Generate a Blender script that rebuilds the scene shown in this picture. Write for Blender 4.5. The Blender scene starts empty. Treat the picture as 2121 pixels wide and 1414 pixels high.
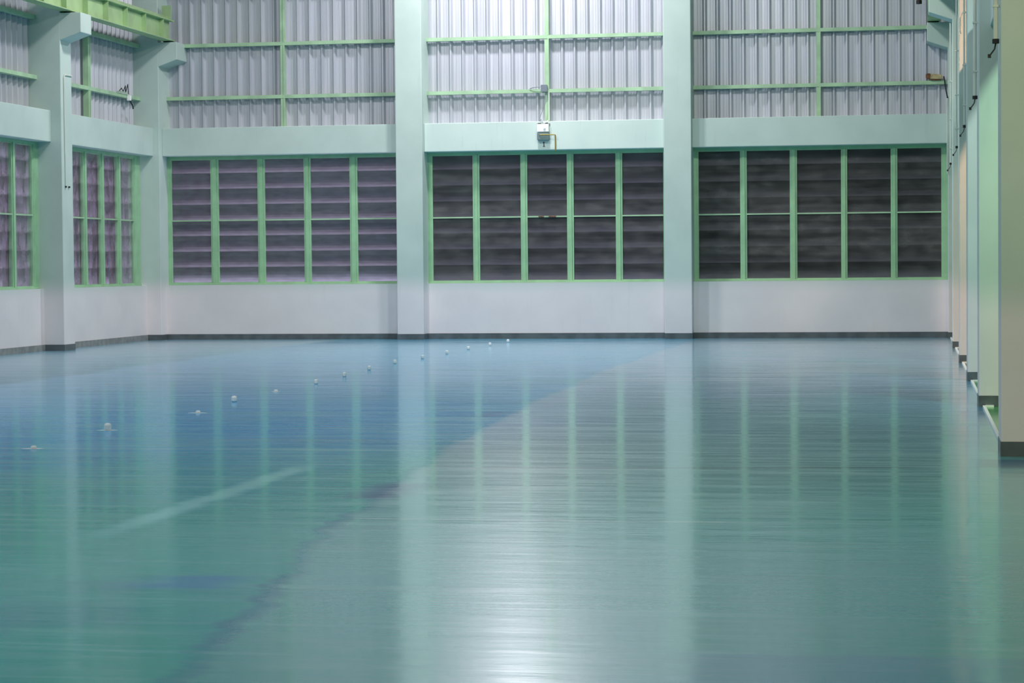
import bpy, bmesh, math, random
from mathutils import Matrix, Vector
random.seed(7)
S = bpy.context.scene
COL = S.collection

# ------------------------------------------------------------------ camera
YAW, PITCH, ROLL = 0.17267714723130456, 0.03312704039073042, -0.008448382526614251
F = Vector((-math.sin(YAW)*math.cos(PITCH), math.cos(YAW)*math.cos(PITCH), -math.sin(PITCH)))
R0 = Vector((math.cos(YAW), math.sin(YAW), 0)); U0 = R0.cross(F)
R = R0*math.cos(ROLL) + U0*math.sin(ROLL); U = -R0*math.sin(ROLL) + U0*math.cos(ROLL)
cd = bpy.data.cameras.new('camera'); cam = bpy.data.objects.new('camera', cd); COL.objects.link(cam)
cd.sensor_width = 36; cd.sensor_fit = 'HORIZONTAL'; cd.lens = 4785.365/2121*36
cd.clip_start = .1; cd.clip_end = 300
cam.matrix_world = Matrix(((R.x, U.x, -F.x, 0), (R.y, U.y, -F.y, 0), (R.z, U.z, -F.z, 1.5), (0, 0, 0, 1)))
S.camera = cam

# ------------------------------------------------------------------ colour management, world, lights
S.view_settings.view_transform = 'Standard'; S.view_settings.look = 'None'
S.view_settings.gamma = 1; S.view_settings.use_curve_mapping = False
S.view_settings.exposure = 0.0
w = bpy.data.worlds.new('night_sky'); S.world = w; w.use_nodes = True
w.node_tree.nodes['Background'].inputs[0].default_value = (.72, .70, .86, 1)
w.node_tree.nodes['Background'].inputs[1].default_value = 5.0

def area(name, loc, target, size, power, color, spread=180):
    l = bpy.data.lights.new(name, 'AREA'); l.shape = 'DISK'; l.size = size; l.energy = power; l.color = color; l.spread = math.radians(spread)
    o = bpy.data.objects.new(name, l); COL.objects.link(o); o.location = loc
    o.rotation_euler = (Vector(target)-Vector(loc)).to_track_quat('-Z', 'Y').to_euler()
    return o
# high-bay lamps of the hall
area('bay_light', (-7.6, 43.8, 9.7), (-7.6, 43.7, 0), .6, 480, (.97, .955, 1))
area('bay_light', (-10.6, 38.6, 9.7), (-12.0, 40.5, 1), .8, 390, (1, .97, .97))
area('bay_light', (-3.4, 37.0, 9.7), (-2.6, 39.5, 1), .8, 380, (.97, 1, .91))
for x in (-12.2, -3.0):
    area('bay_light', (x, 22.0, 9.7), (x, 26, 0), .8, 230, (1, .98, .98))
    area('bay_light', (x, 9.0, 9.7), (x, 13, 0), .8, 260, (1, .99, .98))
# side aisle: unseen coloured lights, added to tint the faces of the right columns
area('aisle_tint_light', (3.0, 19.6, 7.0), (.9, 24.2, 2.6), .7, 42, (.66, 1, .68), 70)
area('aisle_tint_light', (3.2, 25.6, 7.0), (.9, 29.4, 2.6), .7, 24, (.90, 1, 1), 60)
area('aisle_tint_light', (2.8, 30.8, 7.5), (.9, 35.5, 2.6), .7, 75, (1, .55, .36), 70)
area('aisle_tint_light', (2.2, 9.5, 7.5), (1.4, 18, 2.5), .7, 70, (1, .88, .42), 90)

# ------------------------------------------------------------------ helpers
def srgb(r, g, b):
    f = lambda c: (c/255/12.92) if c/255 <= .04045 else ((c/255+.055)/1.055)**2.4
    return (f(r), f(g), f(b), 1)

class MB:
    def __init__(s): s.v = []; s.f = []
    def add(s, vs, fs):
        n = len(s.v); s.v += [tuple(v) for v in vs]; s.f += [tuple(i+n for i in f) for f in fs]; return s
    def box(s, x0, x1, y0, y1, z0, z1):
        return s.add([(x0,y0,z0),(x1,y0,z0),(x1,y1,z0),(x0,y1,z0),(x0,y0,z1),(x1,y0,z1),(x1,y1,z1),(x0,y1,z1)],
                     [(0,3,2,1),(4,5,6,7),(0,1,5,4),(1,2,6,5),(2,3,7,6),(3,0,4,7)])
    def prism(s, pts, axis, a, b):
        """extrude a polygon along an axis; pts are the other two coordinates in order"""
        def P(p, t):
            return (t, p[0], p[1]) if axis == 0 else (p[0], t, p[1]) if axis == 1 else (p[0], p[1], t)
        n = len(pts)
        vs = [P(p, a) for p in pts] + [P(p, b) for p in pts]
        fs = [tuple(range(n)), tuple(range(2*n-1, n-1, -1))] + [(i, (i+1) % n, n+(i+1) % n, n+i) for i in range(n)]
        return s.add(vs, fs)
    def tube(s, path, r, n=8):
        path = [Vector(p) for p in path]; rings = []
        for i, p in enumerate(path):
            t = (path[min(i+1, len(path)-1)] - path[max(i-1, 0)]).normalized()
            a = t.orthogonal().normalized() if i == 0 else (a - t*a.dot(t)).normalized()
            b = t.cross(a)
            rings.append([p + (a*math.cos(2*math.pi*k/n) + b*math.sin(2*math.pi*k/n))*r for k in range(n)])
        vs = [v for ring in rings for v in ring]; fs = []
        for i in range(len(rings)-1):
            for k in range(n): fs.append((i*n+k, i*n+(k+1) % n, (i+1)*n+(k+1) % n, (i+1)*n+k))
        fs += [tuple(range(n-1, -1, -1)), tuple(range((len(rings)-1)*n, len(rings)*n))]
        return s.add(vs, fs)
    def build(s, name, m, parent=None, bevel=0, smooth=False):
        if parent is not None: o0 = parent_world(parent)
        else:
            xs, ys, zs = zip(*s.v); o0 = Vector(((min(xs)+max(xs))/2, (min(ys)+max(ys))/2, min(zs)))
        me = bpy.data.meshes.new(name)
        me.from_pydata([tuple(Vector(v)-o0) for v in s.v], [], s.f)
        bm = bmesh.new(); bm.from_mesh(me); bmesh.ops.recalc_face_normals(bm, faces=bm.faces); bm.to_mesh(me); bm.free()
        if smooth:
            for p in me.polygons: p.use_smooth = True
        me.materials.append(m)
        o = bpy.data.objects.new(name, me); COL.objects.link(o)
        if parent is not None: o.parent = parent
        else: o.location = o0
        if bevel:
            b = o.modifiers.new('bevel', 'BEVEL'); b.width = bevel; b.segments = 2; b.limit_method = 'ANGLE'
        return o
def parent_world(p):
    v = Vector(p.location)
    while p.parent is not None: p = p.parent; v = v + p.location
    return v
def tag(o, label=None, cat=None, group=None, kind=None):
    if label: o['label'] = label
    if cat: o['category'] = cat
    if group: o['group'] = group
    if kind: o['kind'] = kind
    return o
def empty(name, loc):
    o = bpy.data.objects.new(name, None); COL.objects.link(o); o.location = loc; o.empty_display_size = .2; return o

# ------------------------------------------------------------------ node helpers
class NT:
    def __init__(s, name):
        s.m = bpy.data.materials.new(name); s.m.use_nodes = True; s.t = s.m.node_tree
        s.b = s.t.nodes['Principled BSDF']; s.out = s.t.nodes['Material Output']; s.geo = None
    def n(s, t, **k):
        x = s.t.nodes.new(t)
        for a, v in k.items(): setattr(x, a, v)
        return x
    def link(s, a, b): s.t.links.new(a, b)
    def put(s, sock, v):
        if isinstance(v, bpy.types.NodeSocket): s.link(v, sock)
        else: sock.default_value = v
    def pos(s):
        if not s.geo:
            s.geo = s.n('ShaderNodeNewGeometry'); s.sp = s.n('ShaderNodeSeparateXYZ'); s.link(s.geo.outputs['Position'], s.sp.inputs[0])
        return s.sp.outputs[0], s.sp.outputs[1], s.sp.outputs[2]
    def math(s, op, a, b=0.0, c=0.0, clamp=False):
        x = s.n('ShaderNodeMath', operation=op, use_clamp=clamp); s.put(x.inputs[0], a); s.put(x.inputs[1], b); s.put(x.inputs[2], c); return x.outputs[0]
    def step(s, v, a, b, lo=0.0, hi=1.0):
        x = s.n('ShaderNodeMapRange', interpolation_type='SMOOTHSTEP'); s.put(x.inputs[0], v)
        x.inputs[1].default_value = a; x.inputs[2].default_value = b; x.inputs[3].default_value = lo; x.inputs[4].default_value = hi
        return x.outputs[0]
    def vec(s, x, y, z):
        c = s.n('ShaderNodeCombineXYZ'); s.put(c.inputs[0], x); s.put(c.inputs[1], y); s.put(c.inputs[2], z); return c.outputs[0]
    def noise(s, scale, sx=1, sy=1, sz=1, detail=4, rough=.5, off=0):
        X, Y, Z = s.pos()
        v = s.vec(s.math('MULTIPLY', X, sx), s.math('MULTIPLY', Y, sy), s.math('MULTIPLY_ADD', Z, sz, off))
        x = s.n('ShaderNodeTexNoise'); s.link(v, x.inputs['Vector']); x.inputs['Scale'].default_value = scale
        x.inputs['Detail'].default_value = detail; x.inputs['Roughness'].default_value = rough
        return x.outputs['Fac']
    def mix(s, f, a, b, mode='MIX'):
        x = s.n('ShaderNodeMix', data_type='RGBA', blend_type=mode); s.put(x.inputs[0], f); s.put(x.inputs[6], a); s.put(x.inputs[7], b); return x.outputs[2]
    def bump(s, h, dist, strength=1):
        x = s.n('ShaderNodeBump'); s.link(h, x.inputs['Height']); x.inputs['Distance'].default_value = dist; x.inputs['Strength'].default_value = strength
        s.link(x.outputs[0], s.b.inputs['Normal']); s.link(x.outputs[0], s.b.inputs['Coat Normal'])
    def set(s, col=None, rough=None, metal=None, spec=None):
        if col is not None: s.put(s.b.inputs['Base Color'], col)
        if rough is not None: s.put(s.b.inputs['Roughness'], rough)
        if metal is not None: s.put(s.b.inputs['Metallic'], metal)
        if spec is not None: s.put(s.b.inputs['Specular IOR Level'], spec)
        return s.m
def plain(name, col, rough=.5, metal=0, vary=.12, scale=3):
    t = NT(name); f = t.noise(scale)
    dark = tuple(c*(1-vary) for c in col[:3])+(1,); lite = tuple(min(1, c*(1+vary)) for c in col[:3])+(1,)
    return t.set(t.mix(t.step(f, .3, .7), dark, lite), rough, metal)

# painted concrete: mint above, off-white below; the light's tint shift put into colour
def concrete():
    t = NT('painted_concrete'); X, Y, Z = t.pos()
    f = t.noise(1.2); d = t.noise(5, 1, 1, .12, 5, .6)
    mint = t.mix(t.step(f, .3, .7), srgb(188, 205, 198), srgb(197, 213, 206))
    low = t.mix(t.step(f, .3, .7), srgb(229, 222, 225), srgb(236, 229, 231))
    c = t.mix(t.step(t.math('MULTIPLY_ADD', f, .3, Z), 1.05, 1.5), low, mint)
    c = t.mix(t.step(d, .6, .85, 0, .16), c, srgb(140, 150, 142))
    t.bump(t.noise(30), .002, .4)
    return t.set(c, .55)
M_CONC = concrete()
M_SKIRT = plain('grey_skirting_paint', srgb(92, 100, 104), .35, 0, .2, 5)
M_GREEN = plain('green_steel_paint', srgb(156, 200, 158), .42, 0, .08, 4)
M_GIRT = plain('pale_green_steel_paint', srgb(166, 198, 162), .45, 0, .12, 3)
M_CRANE = plain('crane_green_paint', srgb(164, 192, 142), .45, 0, .12, 2)
M_WHITEP = plain('white_plastic', srgb(250, 251, 251), .4, 0, .01)
M_PVC = plain('pale_conduit_plastic', srgb(206, 214, 204), .4, 0, .05)
M_GREYBOX = plain('grey_box_metal', srgb(120, 128, 140), .45, .2, .08)
M_PANEL = plain('box_steel_green_grey', srgb(126, 148, 146), .4, .2, .08, 9)
M_BLACK = plain('black_rubber', srgb(22, 26, 24), .6, 0, .1)
M_BRASS = plain('yellow_ochre_conduit', srgb(165, 140, 60), .45, .2, .15, 12)
M_RUST = plain('rusty_brown_metal', srgb(120, 75, 50), .7, .2, .4, 14)
M_RED = plain('red_rubber', srgb(150, 50, 35), .6, 0, .2, 9)
M_OLIVE = plain('lamp_body_beige', srgb(178, 160, 118), .5, .1, .2, 16)
M_CEIL = plain('roof_sheet_grey', srgb(150, 160, 158), .6, .1, .1)
M_WALLF = plain('plain_wall_paint', srgb(176, 190, 182), .7, 0, .05)
M_GROUND = plain('outside_concrete', srgb(228, 226, 230), .9, 0, .05)

def beam_stained():
    t = NT('stained_painted_beam'); f = t.noise(1.2)
    c = t.mix(t.step(f, .3, .7), srgb(204, 221, 214), srgb(214, 229, 222))
    st = t.noise(9, 1, 1, .06, 5, .7)
    c = t.mix(t.step(st, .57, .75, 0, .4), c, srgb(150, 165, 155))
    return t.set(c, .55)
M_BEAMST = beam_stained()

def cladding():
    t = NT('galvanised_sheet'); 
    st = t.noise(7, 1, 1, .03, 4, .6); big = t.noise(.5, 1, 1, .6, 2)
    c = t.mix(t.step(st, .3, .7), srgb(186, 188, 198), srgb(206, 207, 216))
    c = t.mix(t.step(big, .45, .7, 0, .25), c, srgb(165, 170, 160))
    return t.set(c, .45, .4)
M_SHEET = cladding()

M_BROWN = plain('dark_brown_steel', srgb(96, 88, 80), .6, 0, .1)
def louvre(name, a, b):
    t = NT(name); f = t.noise(4, 1, 1, 3, 4)
    return t.set(t.mix(t.step(f, .3, .7), a, b), .6)
M_LOUV = louvre('louvre_blade_grey', srgb(118, 115, 120), srgb(136, 132, 138))

def glass(dust, tint, rough=.06):
    t = NT('dusty_window_glass'); t.t.nodes.remove(t.b)
    tr = t.n('ShaderNodeBsdfTransparent'); tr.inputs[0].default_value = tint
    gl = t.n('ShaderNodeBsdfGlossy'); gl.inputs['Roughness'].default_value = rough; gl.inputs[0].default_value = (.9, .95, .95, 1)
    df = t.n('ShaderNodeBsdfDiffuse'); df.inputs[0].default_value = srgb(150, 145, 145)
    fr = t.n('ShaderNodeFresnel'); fr.inputs[0].default_value = 1.5
    m1 = t.n('ShaderNodeMixShader'); m2 = t.n('ShaderNodeMixShader'); t.pos()
    frf = t.math('MULTIPLY', fr.outputs[0], t.math('SUBTRACT', 1.0, t.geo.outputs['Backfacing']))   # one reflection per thin pane
    f = t.noise(2.5, 1, 1, 2.2, 4); band = t.noise(1.0, .25, .25, 7, 2, .4, 3)
    k = t.math('MULTIPLY', t.step(f, .25, .8, dust*.5, dust*1.3), t.step(band, .3, .7, .6, 1.4))
    t.link(k, m1.inputs[0]); t.link(tr.outputs[0], m1.inputs[1]); t.link(df.outputs[0], m1.inputs[2])
    t.link(frf, m2.inputs[0]); t.link(m1.outputs[0], m2.inputs[1]); t.link(gl.outputs[0], m2.inputs[2])
    t.link(m2.outputs[0], t.out.inputs[0]); return t.m
M_GLASS1 = glass(.04, (.9, .9, .93, 1)); M_GLASS2 = glass(.22, (.5, .52, .55, 1)); M_GLASS3 = glass(.22, (.36, .40, .38, 1))
def film():
    t = NT('wrinkled_plastic_film'); t.t.nodes.remove(t.b)
    tr = t.n('ShaderNodeBsdfTransparent'); df = t.n('ShaderNodeBsdfDiffuse'); tl = t.n('ShaderNodeBsdfTranslucent')
    df.inputs[0].default_value = srgb(178, 168, 178); tl.inputs[0].default_value = srgb(215, 205, 225)
    m1 = t.n('ShaderNodeMixShader'); m2 = t.n('ShaderNodeMixShader')
    f = t.noise(5, 1, 1, .35, 4, .6)
    t.link(t.step(f, .4, .65, .10, .62), m1.inputs[0]); m2.inputs[0].default_value = .5
    t.link(df.outputs[0], m2.inputs[1]); t.link(tl.outputs[0], m2.inputs[2])
    t.link(tr.outputs[0], m1.inputs[1]); t.link(m2.outputs[0], m1.inputs[2]); t.link(m1.outputs[0], t.out.inputs[0]); return t.m
M_FILM = film()

# ------------------------------------------------------------------ floor material: resin coat laid in lanes
def floor_mat():
    t = NT('blue_green_resin_floor'); X, Y, Z = t.pos()
    big = t.noise(.16, 1, .8, 1, 4, .55); med = t.noise(.7, .5, 1.2, 1, 4, .6, 2); st = t.noise(1.6, .35, 1.6, 1, 5, .65, 5)
    blue = srgb(6, 166, 234); teal = srgb(2, 178, 178)
    zone = t.math('ADD', t.step(Y, 8, 28, -.22, .42), t.math('MULTIPLY_ADD', t.step(X, -4.5, -2.5), -.25, big))
    c = t.mix(t.step(zone, .28, .82), teal, blue)
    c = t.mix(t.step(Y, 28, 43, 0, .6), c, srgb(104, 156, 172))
    fine = t.noise(2.4, .22, 3.2, 1, 4, .6, 15)
    # lane edge: runs away from the camera with a wandering line
    cv = t.n('ShaderNodeFloatCurve'); cur = cv.mapping.curves[0]
    pts = [(7.97,-2.66),(8.86,-2.77),(10.06,-2.87),(10.86,-3.0),(12.45,-3.27),(13.3,-3.32),(14.89,-3.45),(15.56,-3.52),(17.31,-3.67),(19.5,-3.83),(22.67,-4.01),(28.1,-4.18),(32.6,-4.3),(40,-4.3)]
    nrm = [((y-6)/40, (x+6)/6) for y, x in pts]
    cur.points[0].location = (0, nrm[0][1]+.02); cur.points[1].location = (1, nrm[-1][1])
    for p in nrm: cur.points.new(*p)
    cv.mapping.update(); t.link(t.math('DIVIDE', t.math('SUBTRACT', Y, 6), 40, clamp=True), cv.inputs['Value'])
    edge = t.math('MULTIPLY_ADD', cv.outputs[0], 6, -6)
    dx = t.math('SUBTRACT', X, edge); dxn = t.math('ADD', dx, t.math('ADD', t.math('MULTIPLY_ADD', med, .3, -.15), t.math('MULTIPLY_ADD', fine, .24, -.12)))
    right = t.math('MULTIPLY', t.step(dxn, -.03, .08), t.step(Y, 13, 18, .45, 1))
    pale = srgb(122, 156, 190)  # pale tint puts reflected wall haze into the lane's colour
    near = t.step(Y, 12, 17)
    c = t.mix(t.math('MULTIPLY', right, t.math('MULTIPLY_ADD', near, .28, .10)), c, pale)
    # streaky thickness of the coat
    c = t.mix(t.step(st, .45, .68, 0, .45), c, srgb(100, 186, 186))
    c = t.mix(t.step(fine, .5, .66, 0, .42), c, srgb(120, 200, 205))
    c = t.mix(t.step(med, .55, .75, 0, .4), c, srgb(0, 122, 168))
    def box(x0, x1, y0, y1, sx=.15, sy=.08):
        xn = t.math('ADD', X, t.math('MULTIPLY_ADD', med, .5, -.25)); yn = t.math('ADD', Y, t.math('MULTIPLY_ADD', st, .5, -.25))
        a = t.math('MULTIPLY', t.step(xn, x0-sx, x0+sx), t.step(xn, x1-sx, x1+sx, 1, 0))
        b = t.math('MULTIPLY', t.step(yn, y0-sy, y0+sy), t.step(yn, y1-sy, y1+sy, 1, 0))
        return t.math('MULTIPLY', a, b)
    def line(x0, x1, y0, hw, slope=0.0):
        yy = t.math('ABSOLUTE', t.math('SUBTRACT', t.math('MULTIPLY_ADD', X, -slope, Y), y0))
        a = t.math('MULTIPLY', t.step(X, x0-.15, x0+.15), t.step(X, x1-.15, x1+.15, 1, 0))
        return t.math('MULTIPLY', a, t.step(yy, hw*.4, hw, 1, 0))
    # dark edge of the lane, spilled blobs, blue patches, and one painted column shadow
    aw = t.math('ABSOLUTE', dxn)
    dk = t.math('MULTIPLY', t.math('MULTIPLY', t.step(aw, .02, .09, 1, 0), t.step(med, .35, .6, .3, 1)), t.step(Y, 14.5, 19, .85, .15))
    c = t.mix(dk, c, srgb(0, 140, 168))
    c = t.mix(t.math('MULTIPLY', box(-3.62, -3.3, 14.5, 15.5), .85), c, srgb(0, 98, 150))
    c = t.mix(t.math('MULTIPLY', box(-3.55, -3.15, 10.35, 10.8), .75), c, srgb(0, 140, 205))
    c = t.mix(t.math('MULTIPLY', box(-3.85, -3.75, 8.8, 9.2), .7), c, srgb(10, 105, 160))
    c = t.mix(t.math('MULTIPLY', box(-4.35, -4.1, 22.4, 23.2), .6), c, srgb(20, 100, 165))
    c = t.mix(t.math('MULTIPLY', box(-.9, .9, 6, 8.9, .1, .05), .5), c, srgb(6, 140, 190))
    c = t.mix(t.math('MULTIPLY', box(.45, 1.4, 17.1, 17.8, .1, .1), .8), c, srgb(15, 100, 150))
    c = t.mix(t.math('MULTIPLY', box(.5, .75, 21.5, 24.2, .05, .3), .6), c, srgb(20, 95, 170))  # shadow before the second right column, painted into the coat
    # pale cyan lap mark
    lap = t.math('ABSOLUTE', t.math('SUBTRACT', t.math('ADD', X, t.math('MULTIPLY_ADD', st, .22, -.11)), -4.53))
    c = t.mix(t.math('MULTIPLY', t.step(lap, .02, .15, .95, 0), t.math('MULTIPLY', t.step(Y, 11.8, 13.5), t.step(Y, 16.4, 17, 1, 0))), c, srgb(140, 226, 232))
    for a in ((-3.4, -.0, 17.06, .05, .1),): c = t.mix(t.math('MULTIPLY', line(*a), .75), c, srgb(15, 75, 95))
    c = t.mix(t.math('MULTIPLY', line(-9, .6, 18.33, .07), .55), c, srgb(140, 205, 220))
    c = t.mix(t.math('MULTIPLY', line(-5.3, .6, 29.5, .12), .5), c, srgb(150, 200, 205))
    c = t.mix(t.math('MULTIPLY', line(-3.3, -1.0, 13.35, .05), .6), c, srgb(170, 205, 210))
    # dusty strip beside the left wall, wandering edge
    dust = t.step(t.math('ADD', X, t.math('MULTIPLY_ADD', med, .8, -.4)), -11.9, -11.5, 1, 0)
    c = t.mix(t.math('MULTIPLY', dust, .45), c, srgb(140, 160, 160))
    rough = t.math('ADD', t.math('ADD', t.step(st, .35, .75, .07, .14), t.step(fine, .4, .7, -.02, .05)), t.math('ADD', t.math('MULTIPLY', dust, .08), t.math('MULTIPLY', right, .02)))
    t.set(c, t.math('ADD', t.math('MULTIPLY', right, .02), .24), spec=t.math('MULTIPLY_ADD', right, .58, .07)); t.b.inputs['IOR'].default_value = 1.5
    t.put(t.b.inputs['Coat Weight'], t.math('ADD', t.math('MULTIPLY_ADD', right, .2, .42), t.step(Y, 16, 34, 0, .24))); t.b.inputs['Coat IOR'].default_value = 1.42
    t.put(t.b.inputs['Coat Roughness'], rough)
    h = t.math('ADD', t.math('MULTIPLY', t.noise(2.2, .5, 1.3, 1, 5, .6, 9), 1.0), t.math('MULTIPLY_ADD', med, 1.5, t.math('MULTIPLY', fine, .5)))
    t.bump(h, .0022, 1)
    return t.m
M_FLOOR = floor_mat()
def green_floor():
    t = NT('green_resin_floor'); f = t.noise(.8, 1, 2)
    return t.set(t.mix(t.step(f, .4, .6), srgb(40, 140, 60), srgb(70, 165, 90)), .15)
M_GFLOOR = green_floor()

# ------------------------------------------------------------------ key planes of the hall
YC, YB, YWL, YS = 45.90, 46.08, 46.26, 46.44        # back: column front, beam face, lower wall face, window and sheet plane
XB, XWL, XS = -15.50, -15.68, -15.80                # left side: the same planes
XR = .65                                            # aisle face of the right row of columns
ZSILL, ZBB, ZBT, ROOF = 1.135, 3.81, 4.385, 10.4

def struct(name, mb, m, bevel=0): return tag(mb.build(name, m, None, bevel), kind='structure')
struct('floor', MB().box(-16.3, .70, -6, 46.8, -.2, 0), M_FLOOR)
struct('floor', MB().box(.70, 9, 18.12, 46.8, -.2, 0), M_GFLOOR)
struct('floor', MB().box(.70, 9, -6, 18.12, -.2, 0), M_FLOOR)
struct('ceiling', MB().box(-16.3, 9.2, -6.2, 47, ROOF, ROOF+.15), M_CEIL)
struct('wall_front', MB().box(-16.3, 9.2, -6.2, -6, 0, ROOF), M_WALLF)
struct('wall_right', MB().box(9, 9.2, -6, 46.8, 0, ROOF), M_WALLF)
struct('wall_back', MB().box(-15.9, 9, YWL, YWL+.28, 0, ZSILL), M_CONC)
struct('wall_back', MB().box(1.2, 9, YS, YS+.2, ZSILL, ROOF), M_WALLF)
struct('wall_left', MB().box(XWL-.28, XWL, 34.9, YWL+.28, 0, ZSILL), M_CONC)
struct('wall_left', MB().box(XWL-.28, XWL, -6, 34.4, 0, ROOF), M_CONC)
struct('floor', MB().box(-22, 12, 47.0, 56, -.6, -.4), M_GROUND)
struct('floor', MB().box(-24, -16.6, 20, 56, -.6, -.4), M_GROUND)

# skirtings: one run per bay between columns
BAYS = [(-15.37, -10.37), (-9.82, -4.91), (-4.36, XR)]
for a, b in BAYS:
    struct('baseboard_back', MB().box(a, b, YWL-.012, YWL, 0, .114), M_SKIRT)
M_SKIRTL = plain('dusty_skirting_paint', srgb(140, 142, 142), .5, 0, .18, 7)
LB = [(34.95, 40.15), (40.70, YC)]
for a, b in LB:
    struct('baseboard_left', MB().box(XWL, XWL+.012, a, b, 0, .114), M_SKIRTL)

# ------------------------------------------------------------------ columns
def column(x0, x1, y0, y1, label, corbel=None, base=True):
    """corbel: direction (+1 / -1) in x towards the hall"""
    e = empty('concrete_column', ((x0+x1)/2, (y0+y1)/2, 0))
    tag(e, label, 'column', 'concrete columns of the hall')
    zt = ROOF
    MB().box(x0, x1, y0, y1, .1, ROOF).build('shaft', M_CONC, e, .012)
    MB().box(x0-.004, x1+.004, y0-.004, y1+.004, 0, .114).build('base_band', M_SKIRT, e)
    if corbel:
        xa = x1 if corbel > 0 else x0; xe = xa + .40*corbel; xi = xa - .05*corbel
        MB().prism([(xi, 5.63), (xa, 5.65), (xe, 5.79), (xe, 6.15), (xi, 6.15)], 1, y0+.001, y1-.001).build('corbel', M_CONC, e, .01)
    return e
column(-16.05, -15.30, 40.15, 40.70, 'mint concrete column with a bracket, free of the corner, on the left wall', 1)
column(-16.05, -15.37, YC, YC+.75, 'concrete corner column where the left wall meets the back wall', 1)
column(-16.05, -15.30, 34.40, 34.95, 'concrete column of the left wall nearest the camera', 1)
column(-10.37, -9.82, YC, YC+.75, 'pale concrete column on the back wall left of the numbered box')
column(-4.91, -4.36, YC, YC+.75, 'pale concrete column on the back wall right of the numbered box')
column(XR, XR+.55, YC, YC+.75, 'concrete corner column at the right end of the back wall', -1)
RC = [18.067, 24.237, 29.41, 34.731, 40.6]
RL = ['olive green concrete column nearest the camera at the right edge',
      'bright green concrete column, second from the right edge of the photo',
      'pale blue-green concrete column, third from the right edge of the photo',
      'beige concrete column, fourth from the right edge of the photo',
      'narrow visible beige concrete column just in front of the right corner column']
for y, l in zip(RC, RL): column(XR, XR+.55, y, y+.55, l, -1)

# ------------------------------------------------------------------ beams
def beam(mb, label, m=M_CONC):
    return tag(mb.build('concrete_beam', m, None, .01), label, 'beam', 'concrete beams above the windows')
beam(MB().box(-15.37, -10.37, YB, YS+.15, ZBB, ZBT), 'pale concrete beam over the left window of the back wall')
beam(MB().box(-9.82, -4.91, YB, YS+.15, ZBB, ZBT), 'stained concrete beam carrying the box numbered 1, back wall middle', M_BEAMST)
beam(MB().box(-4.36, XR, YB, YS+.15, ZBB, ZBT), 'greenish concrete beam over the right window of the back wall')
beam(MB().box(XS-.15, XB, 34.95, 40.15, ZBB, ZBT), 'concrete beam on the left wall cut by the left edge of the photo')
beam(MB().box(XS-.15, XB, 40.70, YC, ZBB, ZBT), 'concrete beam on the left wall between the two bracketed columns')
ys = RC + [YC]
for i, l in enumerate(['concrete beam behind the conduit between the two nearest right columns',
                       'concrete beam between the second and third right columns', 'concrete beam between the third and fourth right columns',
                       'concrete beam between the fourth and fifth right columns', 'concrete beam running from the fifth right column to the corner']):
    beam(MB().box(XR+.12, XR+.45, ys[i]+.55, ys[i+1], 3.9, 4.45), l)

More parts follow.
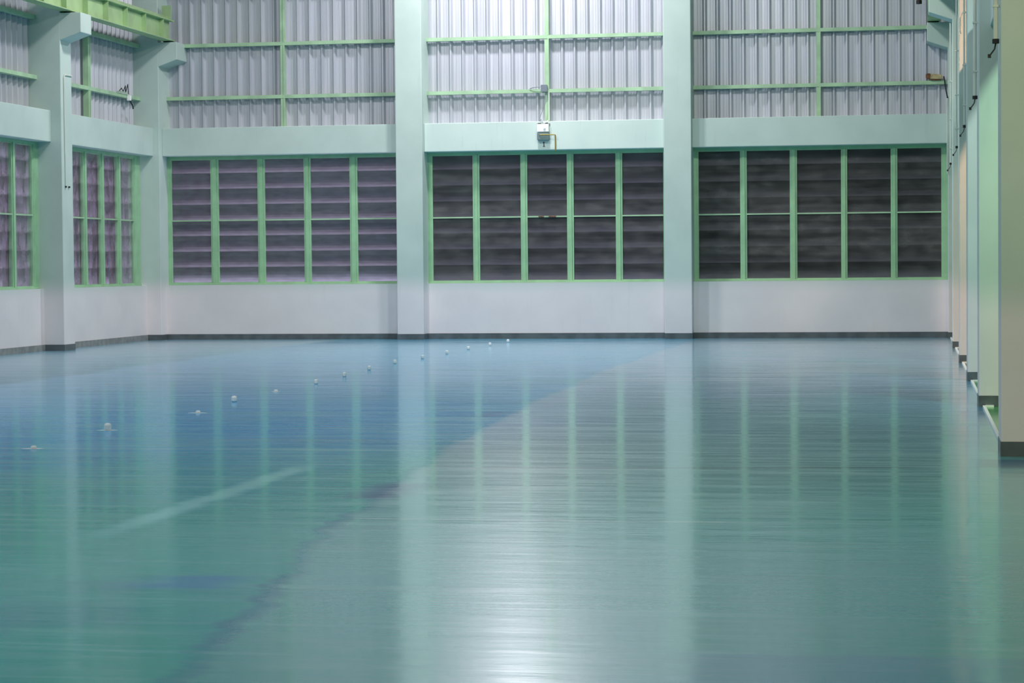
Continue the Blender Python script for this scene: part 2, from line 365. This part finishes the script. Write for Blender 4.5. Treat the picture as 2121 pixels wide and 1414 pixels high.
# ------------------------------------------------------------------ windows
def W(side):
    """wall frame: (s, d, z) -> world; d grows outwards"""
    # (s: along the wall, d: outwards, z: up)
    if side == 'back': return lambda s0, s1, d0, d1, z0, z1: (s0, s1, YS+d0, YS+d1, z0, z1)
    return lambda s0, s1, d0, d1, z0, z1: (XS-d1, XS-d0, s0, s1, z0, z1)
def window(n, side, s0, s1, panes, gl, film=False):
    """panes: list of (a, b) clear openings along the wall"""
    T = W(side)
    e = tag(empty('window_%d' % n, ((s0+s1)/2, YS, ZSILL) if side == 'back' else (XS, (s0+s1)/2, ZSILL)), kind='structure')
    zt, zb, zr = 3.735, 1.19, 2.475
    fr = MB()
    fr.box(*T(s0, s1, -.04, .10, ZBB-.055, ZBB+.0)); fr.box(*T(s0, s1, -.05, .10, ZSILL, zb-.018))
    fr.box(*T(s0, max(s0+.03, panes[0][0]-.034), -.04, .10, zb-.02, ZBB-.05)); fr.box(*T(min(s1-.03, panes[-1][1]+.034), s1, -.04, .10, zb-.02, ZBB-.05))
    fr.build('window_frame', M_GREEN, e, .004)
    for i, (a, b) in enumerate(panes):
        sash = MB()                                           # casement: stiles and rails around the opening
        sash.box(*T(a-.035, a, -.028, .03, zb-.02, zt+.02)); sash.box(*T(b, b+.035, -.028, .03, zb-.02, zt+.02))
        sash.box(*T(a, b, -.028, .03, zt, zt+.02)); sash.box(*T(a, b, -.028, .03, zb-.02, zb))
        sash.build('sash', M_GREEN, e, .003)
        MB().box(*T(a, b, -.03, .02, zr-.014, zr+.014)).build('glazing_bar', M_GIRT, e)
        MB().box(*T(a-.004, b+.004, .004, .010, zb-.01, zt+.01)).build('pane', gl, e)
        if film:
            fm = MB(); nS, nZ = 26, 14
            rnd = random.Random(n*10+i)
            ph = [rnd.uniform(0, 6) for _ in range(4)]
            vs = []; fs = []
            for kz in range(nZ+1):
                for ks in range(nS+1):
                    u = ks/nS; v = kz/nZ; s = a+(b-a)*u; z = zb+(zt-zb)*v
                    d = .055+.012*math.sin(17*u+ph[0]+2*v)+.008*math.sin(41*u+ph[1]-5*v)+.006*math.sin(9*v+ph[2]+6*u)
                    vs.append((s, YS+d, z) if side == 'back' else (XS-d, s, z))
            for kz in range(nZ):
                for ks in range(nS):
                    q = kz*(nS+1)+ks; fs.append((q, q+1, q+nS+2, q+nS+1))
            o = MB().add(vs, fs).build('plastic_film', M_FILM, e, 0, True)
            so = o.modifiers.new('thick', 'SOLIDIFY'); so.thickness = .0015
    lv = MB(); nb = 8; pitch = (zt+.05-zb+.015)/nb
    for k in range(nb):
        z1 = zt+.05-k*pitch; z0 = z1-pitch-.002; th = .008
        pr = [(.10, z1), (.125, z1-.30*pitch), (.165, z1-.50*pitch), (.22, z1-.68*pitch), (.295, z1-.84*pitch), (.40, z0)]
        pr = pr + [(d+th, z+.006) for d, z in reversed(pr)]
        if side == 'back': lv.prism([(YS+d, z) for d, z in pr], 0, s0+.01, s1-.01)
        else: lv.prism([(XS-d, z) for d, z in pr], 1, s0+.01, s1-.01)
    lv.build('louvre_blades', M_LOUV, e)
    cl = MB()
    for yy in (s0+.004, s1-.012): cl.box(*T(yy, yy+.008, .101, .46, zb-.06, zt+.06))
    cl.build('louvre_end_plate', M_LOUV, e)
    for i in range(len(panes)-1):
        c = (panes[i][1]+panes[i+1][0])/2
        MB().box(*T(c-.02, c+.02, .061, .20 if side == 'left' else .098, zb-.02, zt+.05)).build('louvre_support', M_BROWN, e)
    for i in range(len(panes)-1):
        a = panes[i][1]+.036; b = panes[i+1][0]-.036
        MB().box(*T(a, b, -.046, .06, zb-.02, ZBB-.054)).build('mullion', M_GREEN, e, .004)
    return e
k = 1.003
def sc(l): return [(a*k, b*k) for a, b in l]
window(1, 'back', -15.40, -10.36, sc([(-15.244,-14.40),(-14.232,-13.392),(-13.237,-12.403),(-12.26,-11.432),(-11.269,-10.44)]), M_GLASS1)
window(2, 'back', -9.86, -4.90, sc([(-9.69,-8.857),(-8.717,-7.870),(-7.731,-6.920),(-6.782,-5.928),(-5.791,-4.965)]), M_GLASS2)
window(3, 'back', -4.37, .655, sc([(-4.254,-3.425),(-3.291,-2.439),(-2.296,-1.431),(-1.308,-.460),(-.328,.522)]), M_GLASS3)
M_GLASSL = glass(.05, (.95, .93, .95, 1), .1)
window(4, 'left', 40.69, 45.80, [(40.76+i*.967, 40.76+i*.967+.80) for i in range(5)], M_GLASSL, True)
window(5, 'left', 34.94, 40.16, [(35.22+i*.967, 35.22+i*.967+.80) for i in range(5)], M_GLASSL, True)

# ------------------------------------------------------------------ corrugated cladding, girts and posts
def sheet_profile(s0, s1, pitch=.2565, off=0.0):
    """inside face of a ribbed sheet; value grows into the hall"""
    prof = [(0, 0), (.045, 0), (.050, .006), (.062, .006), (.067, 0), (.105, 0), (.110, .006), (.122, .006), (.127, 0),
            (.152, 0), (.190, .064), (.214, .064), (.252, 0)]
    pts = []; k = math.floor((s0-off)/pitch)
    while off+k*pitch < s1:
        for a, h in prof:
            s = off+k*pitch+a
            if s0 < s < s1: pts.append((s, h))
        k += 1
    return [(s0, 0)] + pts + [(s1, 0)]
def cladding_panel(side, s0, s1, label, off):
    p = sheet_profile(s0, s1, off=off); base = .145
    if side == 'back':
        poly = [(s, YS+base-h) for s, h in p] + [(s, YS+base+.002-h) for s, h in reversed(p)]
    else:
        poly = [(XS-base+h, s) for s, h in p] + [(XS-base-.002+h, s) for s, h in reversed(p)]
    n = len(p); mb = MB(); z0, z1 = ZBT, ROOF
    vs = [(x, y, z0) for x, y in poly] + [(x, y, z1) for x, y in poly]; m = len(poly); fs = []
    for i in range(m): fs.append((i, (i+1) % m, m+(i+1) % m, m+i))
    for i in range(n-1):
        fs.append((i, i+1, m-2-i, m-1-i)); fs.append((m+i, m+m-1-i, m+m-2-i, m+i+1))
    mb.add(vs, fs)
    return tag(mb.build('cladding_panel', M_SHEET), label, 'wall cladding', 'ribbed metal cladding panels')
cladding_panel('back', -15.37, -10.37, 'grey ribbed metal cladding above the left window of the back wall', -15.33)
cladding_panel('back', -9.82, -4.91, 'brightly lit ribbed metal cladding above the box numbered 1', -9.80)
cladding_panel('back', -4.36, XR, 'streaked ribbed metal cladding above the right window of the back wall', -4.34)
cladding_panel('left', 40.70, YC, 'ribbed metal cladding on the left wall between the two bracketed columns', 40.72)
cladding_panel('left', 34.95, 40.15, 'ribbed metal cladding on the left wall at the left edge', 34.97)

BAYN = {0: 'left bay of the back wall', 1: 'middle bay of the back wall', 2: 'right bay of the back wall',
        3: 'left wall bay beside the corner', 4: 'left wall bay at the left edge'}
def girt(side, s0, s1, z, label):
    # lipped channel lying on its back: web towards the sheet, flanges into the hall
    T = W(side); m = MB()
    m.box(*T(s0, s1, -.045, .076, z+.030, z+.036)); m.box(*T(s0, s1, -.045, .076, z-.036, z-.030)); m.box(*T(s0, s1, -.045, -.039, z-.030, z+.030))
    return tag(m.build('steel_girt', M_GIRT), label, 'steel rail', 'green steel girts on the cladding')
def post(side, s, z0, z1, label):
    T = W(side); m = MB()
    m.box(*T(s-.045, s+.045, -.036, .076, z0, z1)); m.box(*T(s+.020, s+.045, -.05, -.035, z0, z1))
    return tag(m.build('steel_post', M_GIRT), label, 'steel post', 'green steel posts on the cladding')
GZ = [5.02, 6.11, 7.2, 8.3]
SIDES = [('back', -15.37, -10.37, -12.86), ('back', -9.82, -4.91, -7.33), ('back', -4.36, XR, -1.87), ('left', 40.70, YC, 42.90), ('left', 34.95, 40.15, 37.4)]
for i, (sd, a, b, p) in enumerate(SIDES):
    for j, z in enumerate(GZ):
        zz = z if sd == 'back' else z-.03
        girt(sd, a, b, zz, '%s steel girt, %s' % (['lowest', 'second lowest', 'third', 'topmost'][j], BAYN[i]))
    zs = [ZBT] + GZ + [ROOF]
    for j in range(len(zs)-1):
        z0 = zs[j] + (.036 if j else 0); z1 = zs[j+1] - (.036 if j < len(zs)-2 else 0)
        if sd == 'left': z0 -= .03 if j else 0; z1 -= .03 if j < len(zs)-2 else 0
        post(sd, p, z0, z1, 'steel post %s, %s' % (['between the beam and the lowest girt', 'between the two lowest girts', 'above the second girt',
                'above the third girt', 'under the roof'][j], BAYN[i]))

# ------------------------------------------------------------------ crane girders
def crane(x0, x1, y0, y1, label, stiff0, face):
    e = tag(empty('crane_girder', ((x0+x1)/2, (y0+y1)/2, 6.152)), label, 'crane girder', 'crane girders on the column brackets')
    xm = (x0+x1)/2
    MB().box(x0, x1, y0, y1, 6.175, 6.195).build('bottom_flange', M_CRANE, e)
    MB().box(x0, x1, y0, y1, 6.575, 6.60).build('top_flange', M_CRANE, e)
    MB().box(xm-.008, xm+.008, y0, y1, 6.195, 6.575).build('web', M_CRANE, e)
    MB().box(xm-.03, xm+.03, y0, y1, 6.60, 6.67).build('crane_rail', M_CRANE, e)
    y = stiff0
    while y > y0+.2:
        MB().box(x0+.01, x1-.01, y-.006, y+.006, 6.195, 6.575).build('stiffener', M_CRANE, e)
        y -= 1.10
    for yy in ([40.42, 46.1] if face > 0 else [41.0, 46.1]):
        MB().box(x0+.02, x1-.02, yy-.12, yy+.12, 6.15, 6.175).build('bearing_pad', M_BLACK, e)
    MB().box(x0+.02, x1-.02, y1-.16, y1-.13, 6.60, 6.90).build('end_stop', M_CRANE, e)
    return e
crane(-15.30, -15.06, 29, 46.05, 'green plate girder with stiffeners resting on the left brackets', 45.40, 1)
crane(.25, .50, 19, 46.05, 'girder on the right brackets, seen from below at the top right', 45.40, -1)
rb = tag(empty('hanging_buffer', (.10, 45.7, 6.49)), 'red and black cylinder hanging by the right girder at the top edge', 'buffer')
MB().tube([(.10, 45.7, 6.56), (.10, 45.7, 7.0)], .042, 14).build('red_sleeve', M_RED, rb, 0, False)
MB().tube([(.10, 45.7, 6.49), (.10, 45.7, 6.56)], .055, 14).build('black_tip', M_BLACK, rb)
MB().box(.10, .27, 45.68, 45.72, 6.90, 6.93).build('bracket', M_CRANE, rb)

# ------------------------------------------------------------------ electrical bits on the back wall
e = tag(empty('electrical_box', (-7.35, YB, 4.01)), 'white and grey electrical box on the middle beam above the number 1', 'electrical box')
MB().box(-7.475, -7.235, YB-.11, YB, 4.165, 4.325).build('upper_case', M_WHITEP, e, .008)
MB().box(-7.475, -7.235, YB-.10, YB, 4.005, 4.155).build('lower_case', M_PANEL, e, .006)
MB().box(-7.455, -7.43, YB-.108, YB-.1, 4.015, 4.13).build('hinge_strip', M_GREYBOX, e)
MB().tube([(-7.32, YB-.112, 4.245), (-7.32, YB-.13, 4.245)], .022, 14).build('knob', M_WHITEP, e)
for x in (-7.43, -7.285): MB().tube([(x, YB-.055, 4.325), (x, YB-.055, 4.345)], .032, 12).build('cable_gland', M_BLACK, e)
MB().box(-7.49, -7.22, YB-.012, YB, 4.30, 4.34).build('top_plate', M_GREYBOX, e)
tag(MB().tube([(-7.41, YB-.105, 4.105), (-7.41, YB-.125, 4.105), (-7.115, YB-.125, 4.105), (-7.115, YB-.018, 4.105), (-7.115, YB-.018, ZBB-.02)], .011).build('conduit', M_BRASS),
    'thin ochre conduit bending from the box numbered 1 down the beam', 'conduit')
tag(MB().tube([(-7.285, YB-.055, 4.345), (-7.285, YB+.1, 4.40), (-7.285, YS-.07, 4.42), (-7.285, YS-.07, 5.0)], .014).build('conduit', M_PVC),
    'pale conduit rising beside the steel post from the box to the junction box', 'conduit')
tag(MB().tube([(-7.36, YB-.05, 4.345), (-7.40, YB-.03, 4.42), (-7.46, YB+.05, 4.36), (-7.44, YB+.1, 4.48), (-7.33, YB+.2, 4.80), (-7.34, YS-.07, 4.98)], .006).build('cable', M_GREYBOX),
    'thin slack cable looping from the box numbered 1 to the girt', 'cable')
num = MB().prism([(-7.357, 3.880), (-7.341, 3.880), (-7.341, 3.975), (-7.352, 3.975), (-7.374, 3.953), (-7.369, 3.945), (-7.357, 3.954)], 1, YB-.004, YB)
num.box(-7.370, -7.328, YB-.004, YB, 3.872, 3.882)
tag(num.build('painted_number', M_BLACK), 'black painted figure 1 under the electrical box', 'number')
e = tag(empty('junction_box', (-7.375, YS-.12, 5.0)), 'small grey junction box where the post meets the lowest girt, middle bay', 'junction box')
MB().box(-7.435, -7.315, YS-.135, YS-.045, 5.0, 5.13).build('case', M_GREYBOX, e, .006)
MB().box(-7.44, -7.31, YS-.142, YS-.135, 4.995, 5.135).build('cover', M_GREYBOX, e)
tag(MB().tube([(-7.43, YS-.10, 5.10), (-7.52, YS-.10, 5.095), (-7.60, YS-.09, 5.085), (-7.68, YS-.06, 5.065)], .007).build('cable', M_GREYBOX),
    'short grey cable leaving the junction box leftwards over the girt', 'cable')
for j, (x, w_) in enumerate(((-7.47, .055), (-7.24, .075))):
    m = MB().box(x-w_, x+w_, YS-.046, YS-.03, 2.466, 2.486); m.tube([(x, YS-.04, 2.476), (x+.02, YS-.075, 2.47), (x+.05, YS-.075, 2.465)], .008)
    tag(m.build('window_latch', M_RUST), 'small rusty latch on the glazing bar of the middle window, %s one' % ('left', 'right')[j], 'latch', 'latches on the middle window')

# spotlight standing on the right bay girt
e = tag(empty('floodlight', (.39, YS-.02, 5.06)), 'rusty beige floodlight lying on the lowest girt of the right bay', 'floodlight')
MB().prism([(.31, 5.085), (.54, 5.075), (.545, 5.165), (.32, 5.19)], 1, YS-.12, YS+.02).build('housing', M_OLIVE, e, .01)
MB().prism([(.235, 5.10), (.31, 5.085), (.32, 5.19), (.24, 5.195)], 1, YS-.13, YS+.03).build('lamp_head', M_RUST, e, .01)
MB().tube([(.238, YS-.05, 5.148), (.228, YS-.05, 5.148)], .036, 14).build('lens', M_BLACK, e)
MB().box(.33, .52, YS-.09, YS, 5.058, 5.085).build('bracket', M_RUST, e)
tag(MB().tube([(.575, YS-.1, 5.13), (.59, YS-.12, 5.05), (.615, YS-.3, 4.85), (.64, YC-.02, 4.68)], .013).build('cable', M_BLACK),
    'black cable slanting down from the right bay girt to the corner column', 'cable')
tag(MB().tube([(.64, YC-.02, 4.67), (.635, YC-.02, 4.5), (.638, YC-.02, 3.2)], .012).build('conduit', M_PVC), 'thin pale conduit on the edge of the right corner column', 'conduit')

# fittings on the left wall girt
e = tag(empty('small_floodlight', (XS+.08, 45.05, 4.90)), 'small white floodlight with loose wires on the left wall girt', 'floodlight')
MB().prism([(45.02, 4.90), (45.10, 4.90), (45.12, 5.00), (45.03, 5.01)], 0, XS+.05, XS+.12).build('housing', M_WHITEP, e, .006)
MB().tube([(XS+.06, 44.5, 5.04), (XS+.09, 44.6, 5.12), (XS+.08, 44.72, 5.06), (XS+.10, 44.8, 5.18), (XS+.08, 44.87, 5.05), (XS+.10, 44.95, 5.22), (XS+.09, 45.0, 5.03)], .009).build('wire', M_BLACK, e)
MB().tube([(XS+.09, 45.08, 4.91), (XS+.12, 45.18, 4.80), (XS+.12, 45.2, 4.74)], .014).build('plug', M_BLACK, e)
MB().tube([(XS+.07, 44.4, 5.045), (XS+.08, 44.75, 5.05), (XS+.08, 45.06, 5.045)], .011).build('bar', M_GIRT, e)

# conduit on the bracketed left column
e = tag(empty('conduit', (-15.28, 40.3, 3.0)), 'thin conduit bending down the aisle face of the free bracketed left column', 'conduit')
MB().tube([(-15.287, 40.69, 5.04), (-15.287, 40.42, 5.04), (-15.287, 40.30, 5.03), (-15.287, 40.28, 4.98), (-15.287, 40.30, 3.02)], .013).build('pipe', M_PVC, e)
for dy in (0, .17): MB().tube([(-15.285, 40.30+dy, 3.01), (-15.285, 40.30+dy, 2.98)], .02).build('clip', M_BLACK, e)

# conduits on the right columns with dangling cable ends
CN = ['nearest right column', 'second right column', 'third right column', 'fourth right column', 'fifth right column']
for i, y in enumerate(RC):
    e = tag(empty('conduit', (XR-.03, y+.12, 3.15)), 'conduit with a dangling black cable end on the %s' % CN[i], 'conduit', 'conduits on the right columns')
    x = XR-.032; yy = y+.10
    MB().tube([(x, yy, 5.60), (x, yy, 3.20)], .019 if i < 2 else .012).build('pipe', M_PVC, e)
    for z in (3.45, 3.95, 4.6): MB().box(x-.022, XR, yy-.02, yy+.02, z-.008, z+.008).build('clip', M_PVC, e)
    MB().tube([(x, yy, 3.20), (x, yy, 3.165)], .026 if i < 2 else .018).build('fitting', M_BLACK, e)
    MB().tube([(x, yy, 3.165), (x-.01, yy-.03, 3.12), (x-.035, yy-.06, 3.085), (x-.045, yy-.07, 3.07)], .006 if i < 2 else .005).build('cable_end', M_BLACK, e)
    MB().box(x-.062, x-.038, yy-.09, yy-.06, 3.05, 3.078).build('plug', M_BLACK, e)
tag(MB().tube([(.80, 34.72, 5.18), (.72, 34.71, 5.16), (.685, 34.71, 5.08), (.68, 34.715, 4.92), (.685, 34.72, 4.85)], .007).build('cable', M_PVC),
    'thin curved cable on the face of the fourth right column', 'cable')

# white edging along the floor between the right columns
for i in range(5):
    y0 = ys[i]+.55; y1 = ys[i+1]
    m = MB().box(.685, .715, y0, y1, 0, .018)
    if i < 4: m.box(.685, .80, y1-.05, y1, 0, .018)
    tag(m.build('floor_edging', M_WHITEP), 'white floor edging strip running on the floor to the %s' % ['second right column', 'third right column', 'fourth right column', 'fifth right column', 'right corner column'][i],
        'edging strip', 'white edging strips between the right columns')

# ------------------------------------------------------------------ white markers on the floor
DOTS = [(-7.25,18.28),(-7.37,20.41),(-7.29,22.9),(-7.48,24.82),(-7.57,26.85),(-7.54,28.63),(-7.64,30.52),(-7.77,32.51),(-7.86,34.59),(-7.81,36.38),(-7.81,38.35),(-7.82,40.31),(-7.78,42.22),(-7.76,44.04)]
ORD = ['first', 'second', 'third', 'fourth', 'fifth', 'sixth', 'seventh', 'eighth', 'ninth', 'tenth', 'eleventh', 'twelfth', 'thirteenth', 'last']
for i, (x, y) in enumerate(DOTS):
    flat = i in (0, 2, 4); big = i in (1, 3)
    e = tag(empty('floor_marker', (x, y, 0)), '%s white marker on the floor, counted from the left edge of the diagonal row' % ORD[i], 'marker', 'white markers in a row on the floor')
    r = .024 if flat else (.034 if big else .029); h = .024 if flat else (.065 if big else .06)
    mb = MB(); n = 10
    pr = [(r*.7, 0), (r, h*.15), (r, h*.7), (r*.75, h*.93), (r*.25, h)]
    vs = []; fs = []
    for rr, z in pr: vs += [(x+rr*math.cos(2*math.pi*k/n), y+rr*math.sin(2*math.pi*k/n), z+.002) for k in range(n)]
    for a in range(len(pr)-1):
        for k in range(n): fs.append((a*n+k, a*n+(k+1) % n, (a+1)*n+(k+1) % n, (a+1)*n+k))
    fs += [tuple(range(n-1, -1, -1)), tuple(range((len(pr)-1)*n, len(pr)*n))]
    mb.add(vs, fs).build('cap', M_WHITEP, e, 0, False)
    if flat or i == 1:
        w_ = .10 if i != 4 else .05
        MB().prism([(x-w_, y-.02), (x-w_*.4, y-.035), (x+w_*.5, y-.03), (x+w_, y), (x+w_*.4, y+.03), (x-w_*.6, y+.02)], 2, 0, .003).build('paper_tab', M_WHITEP, e)
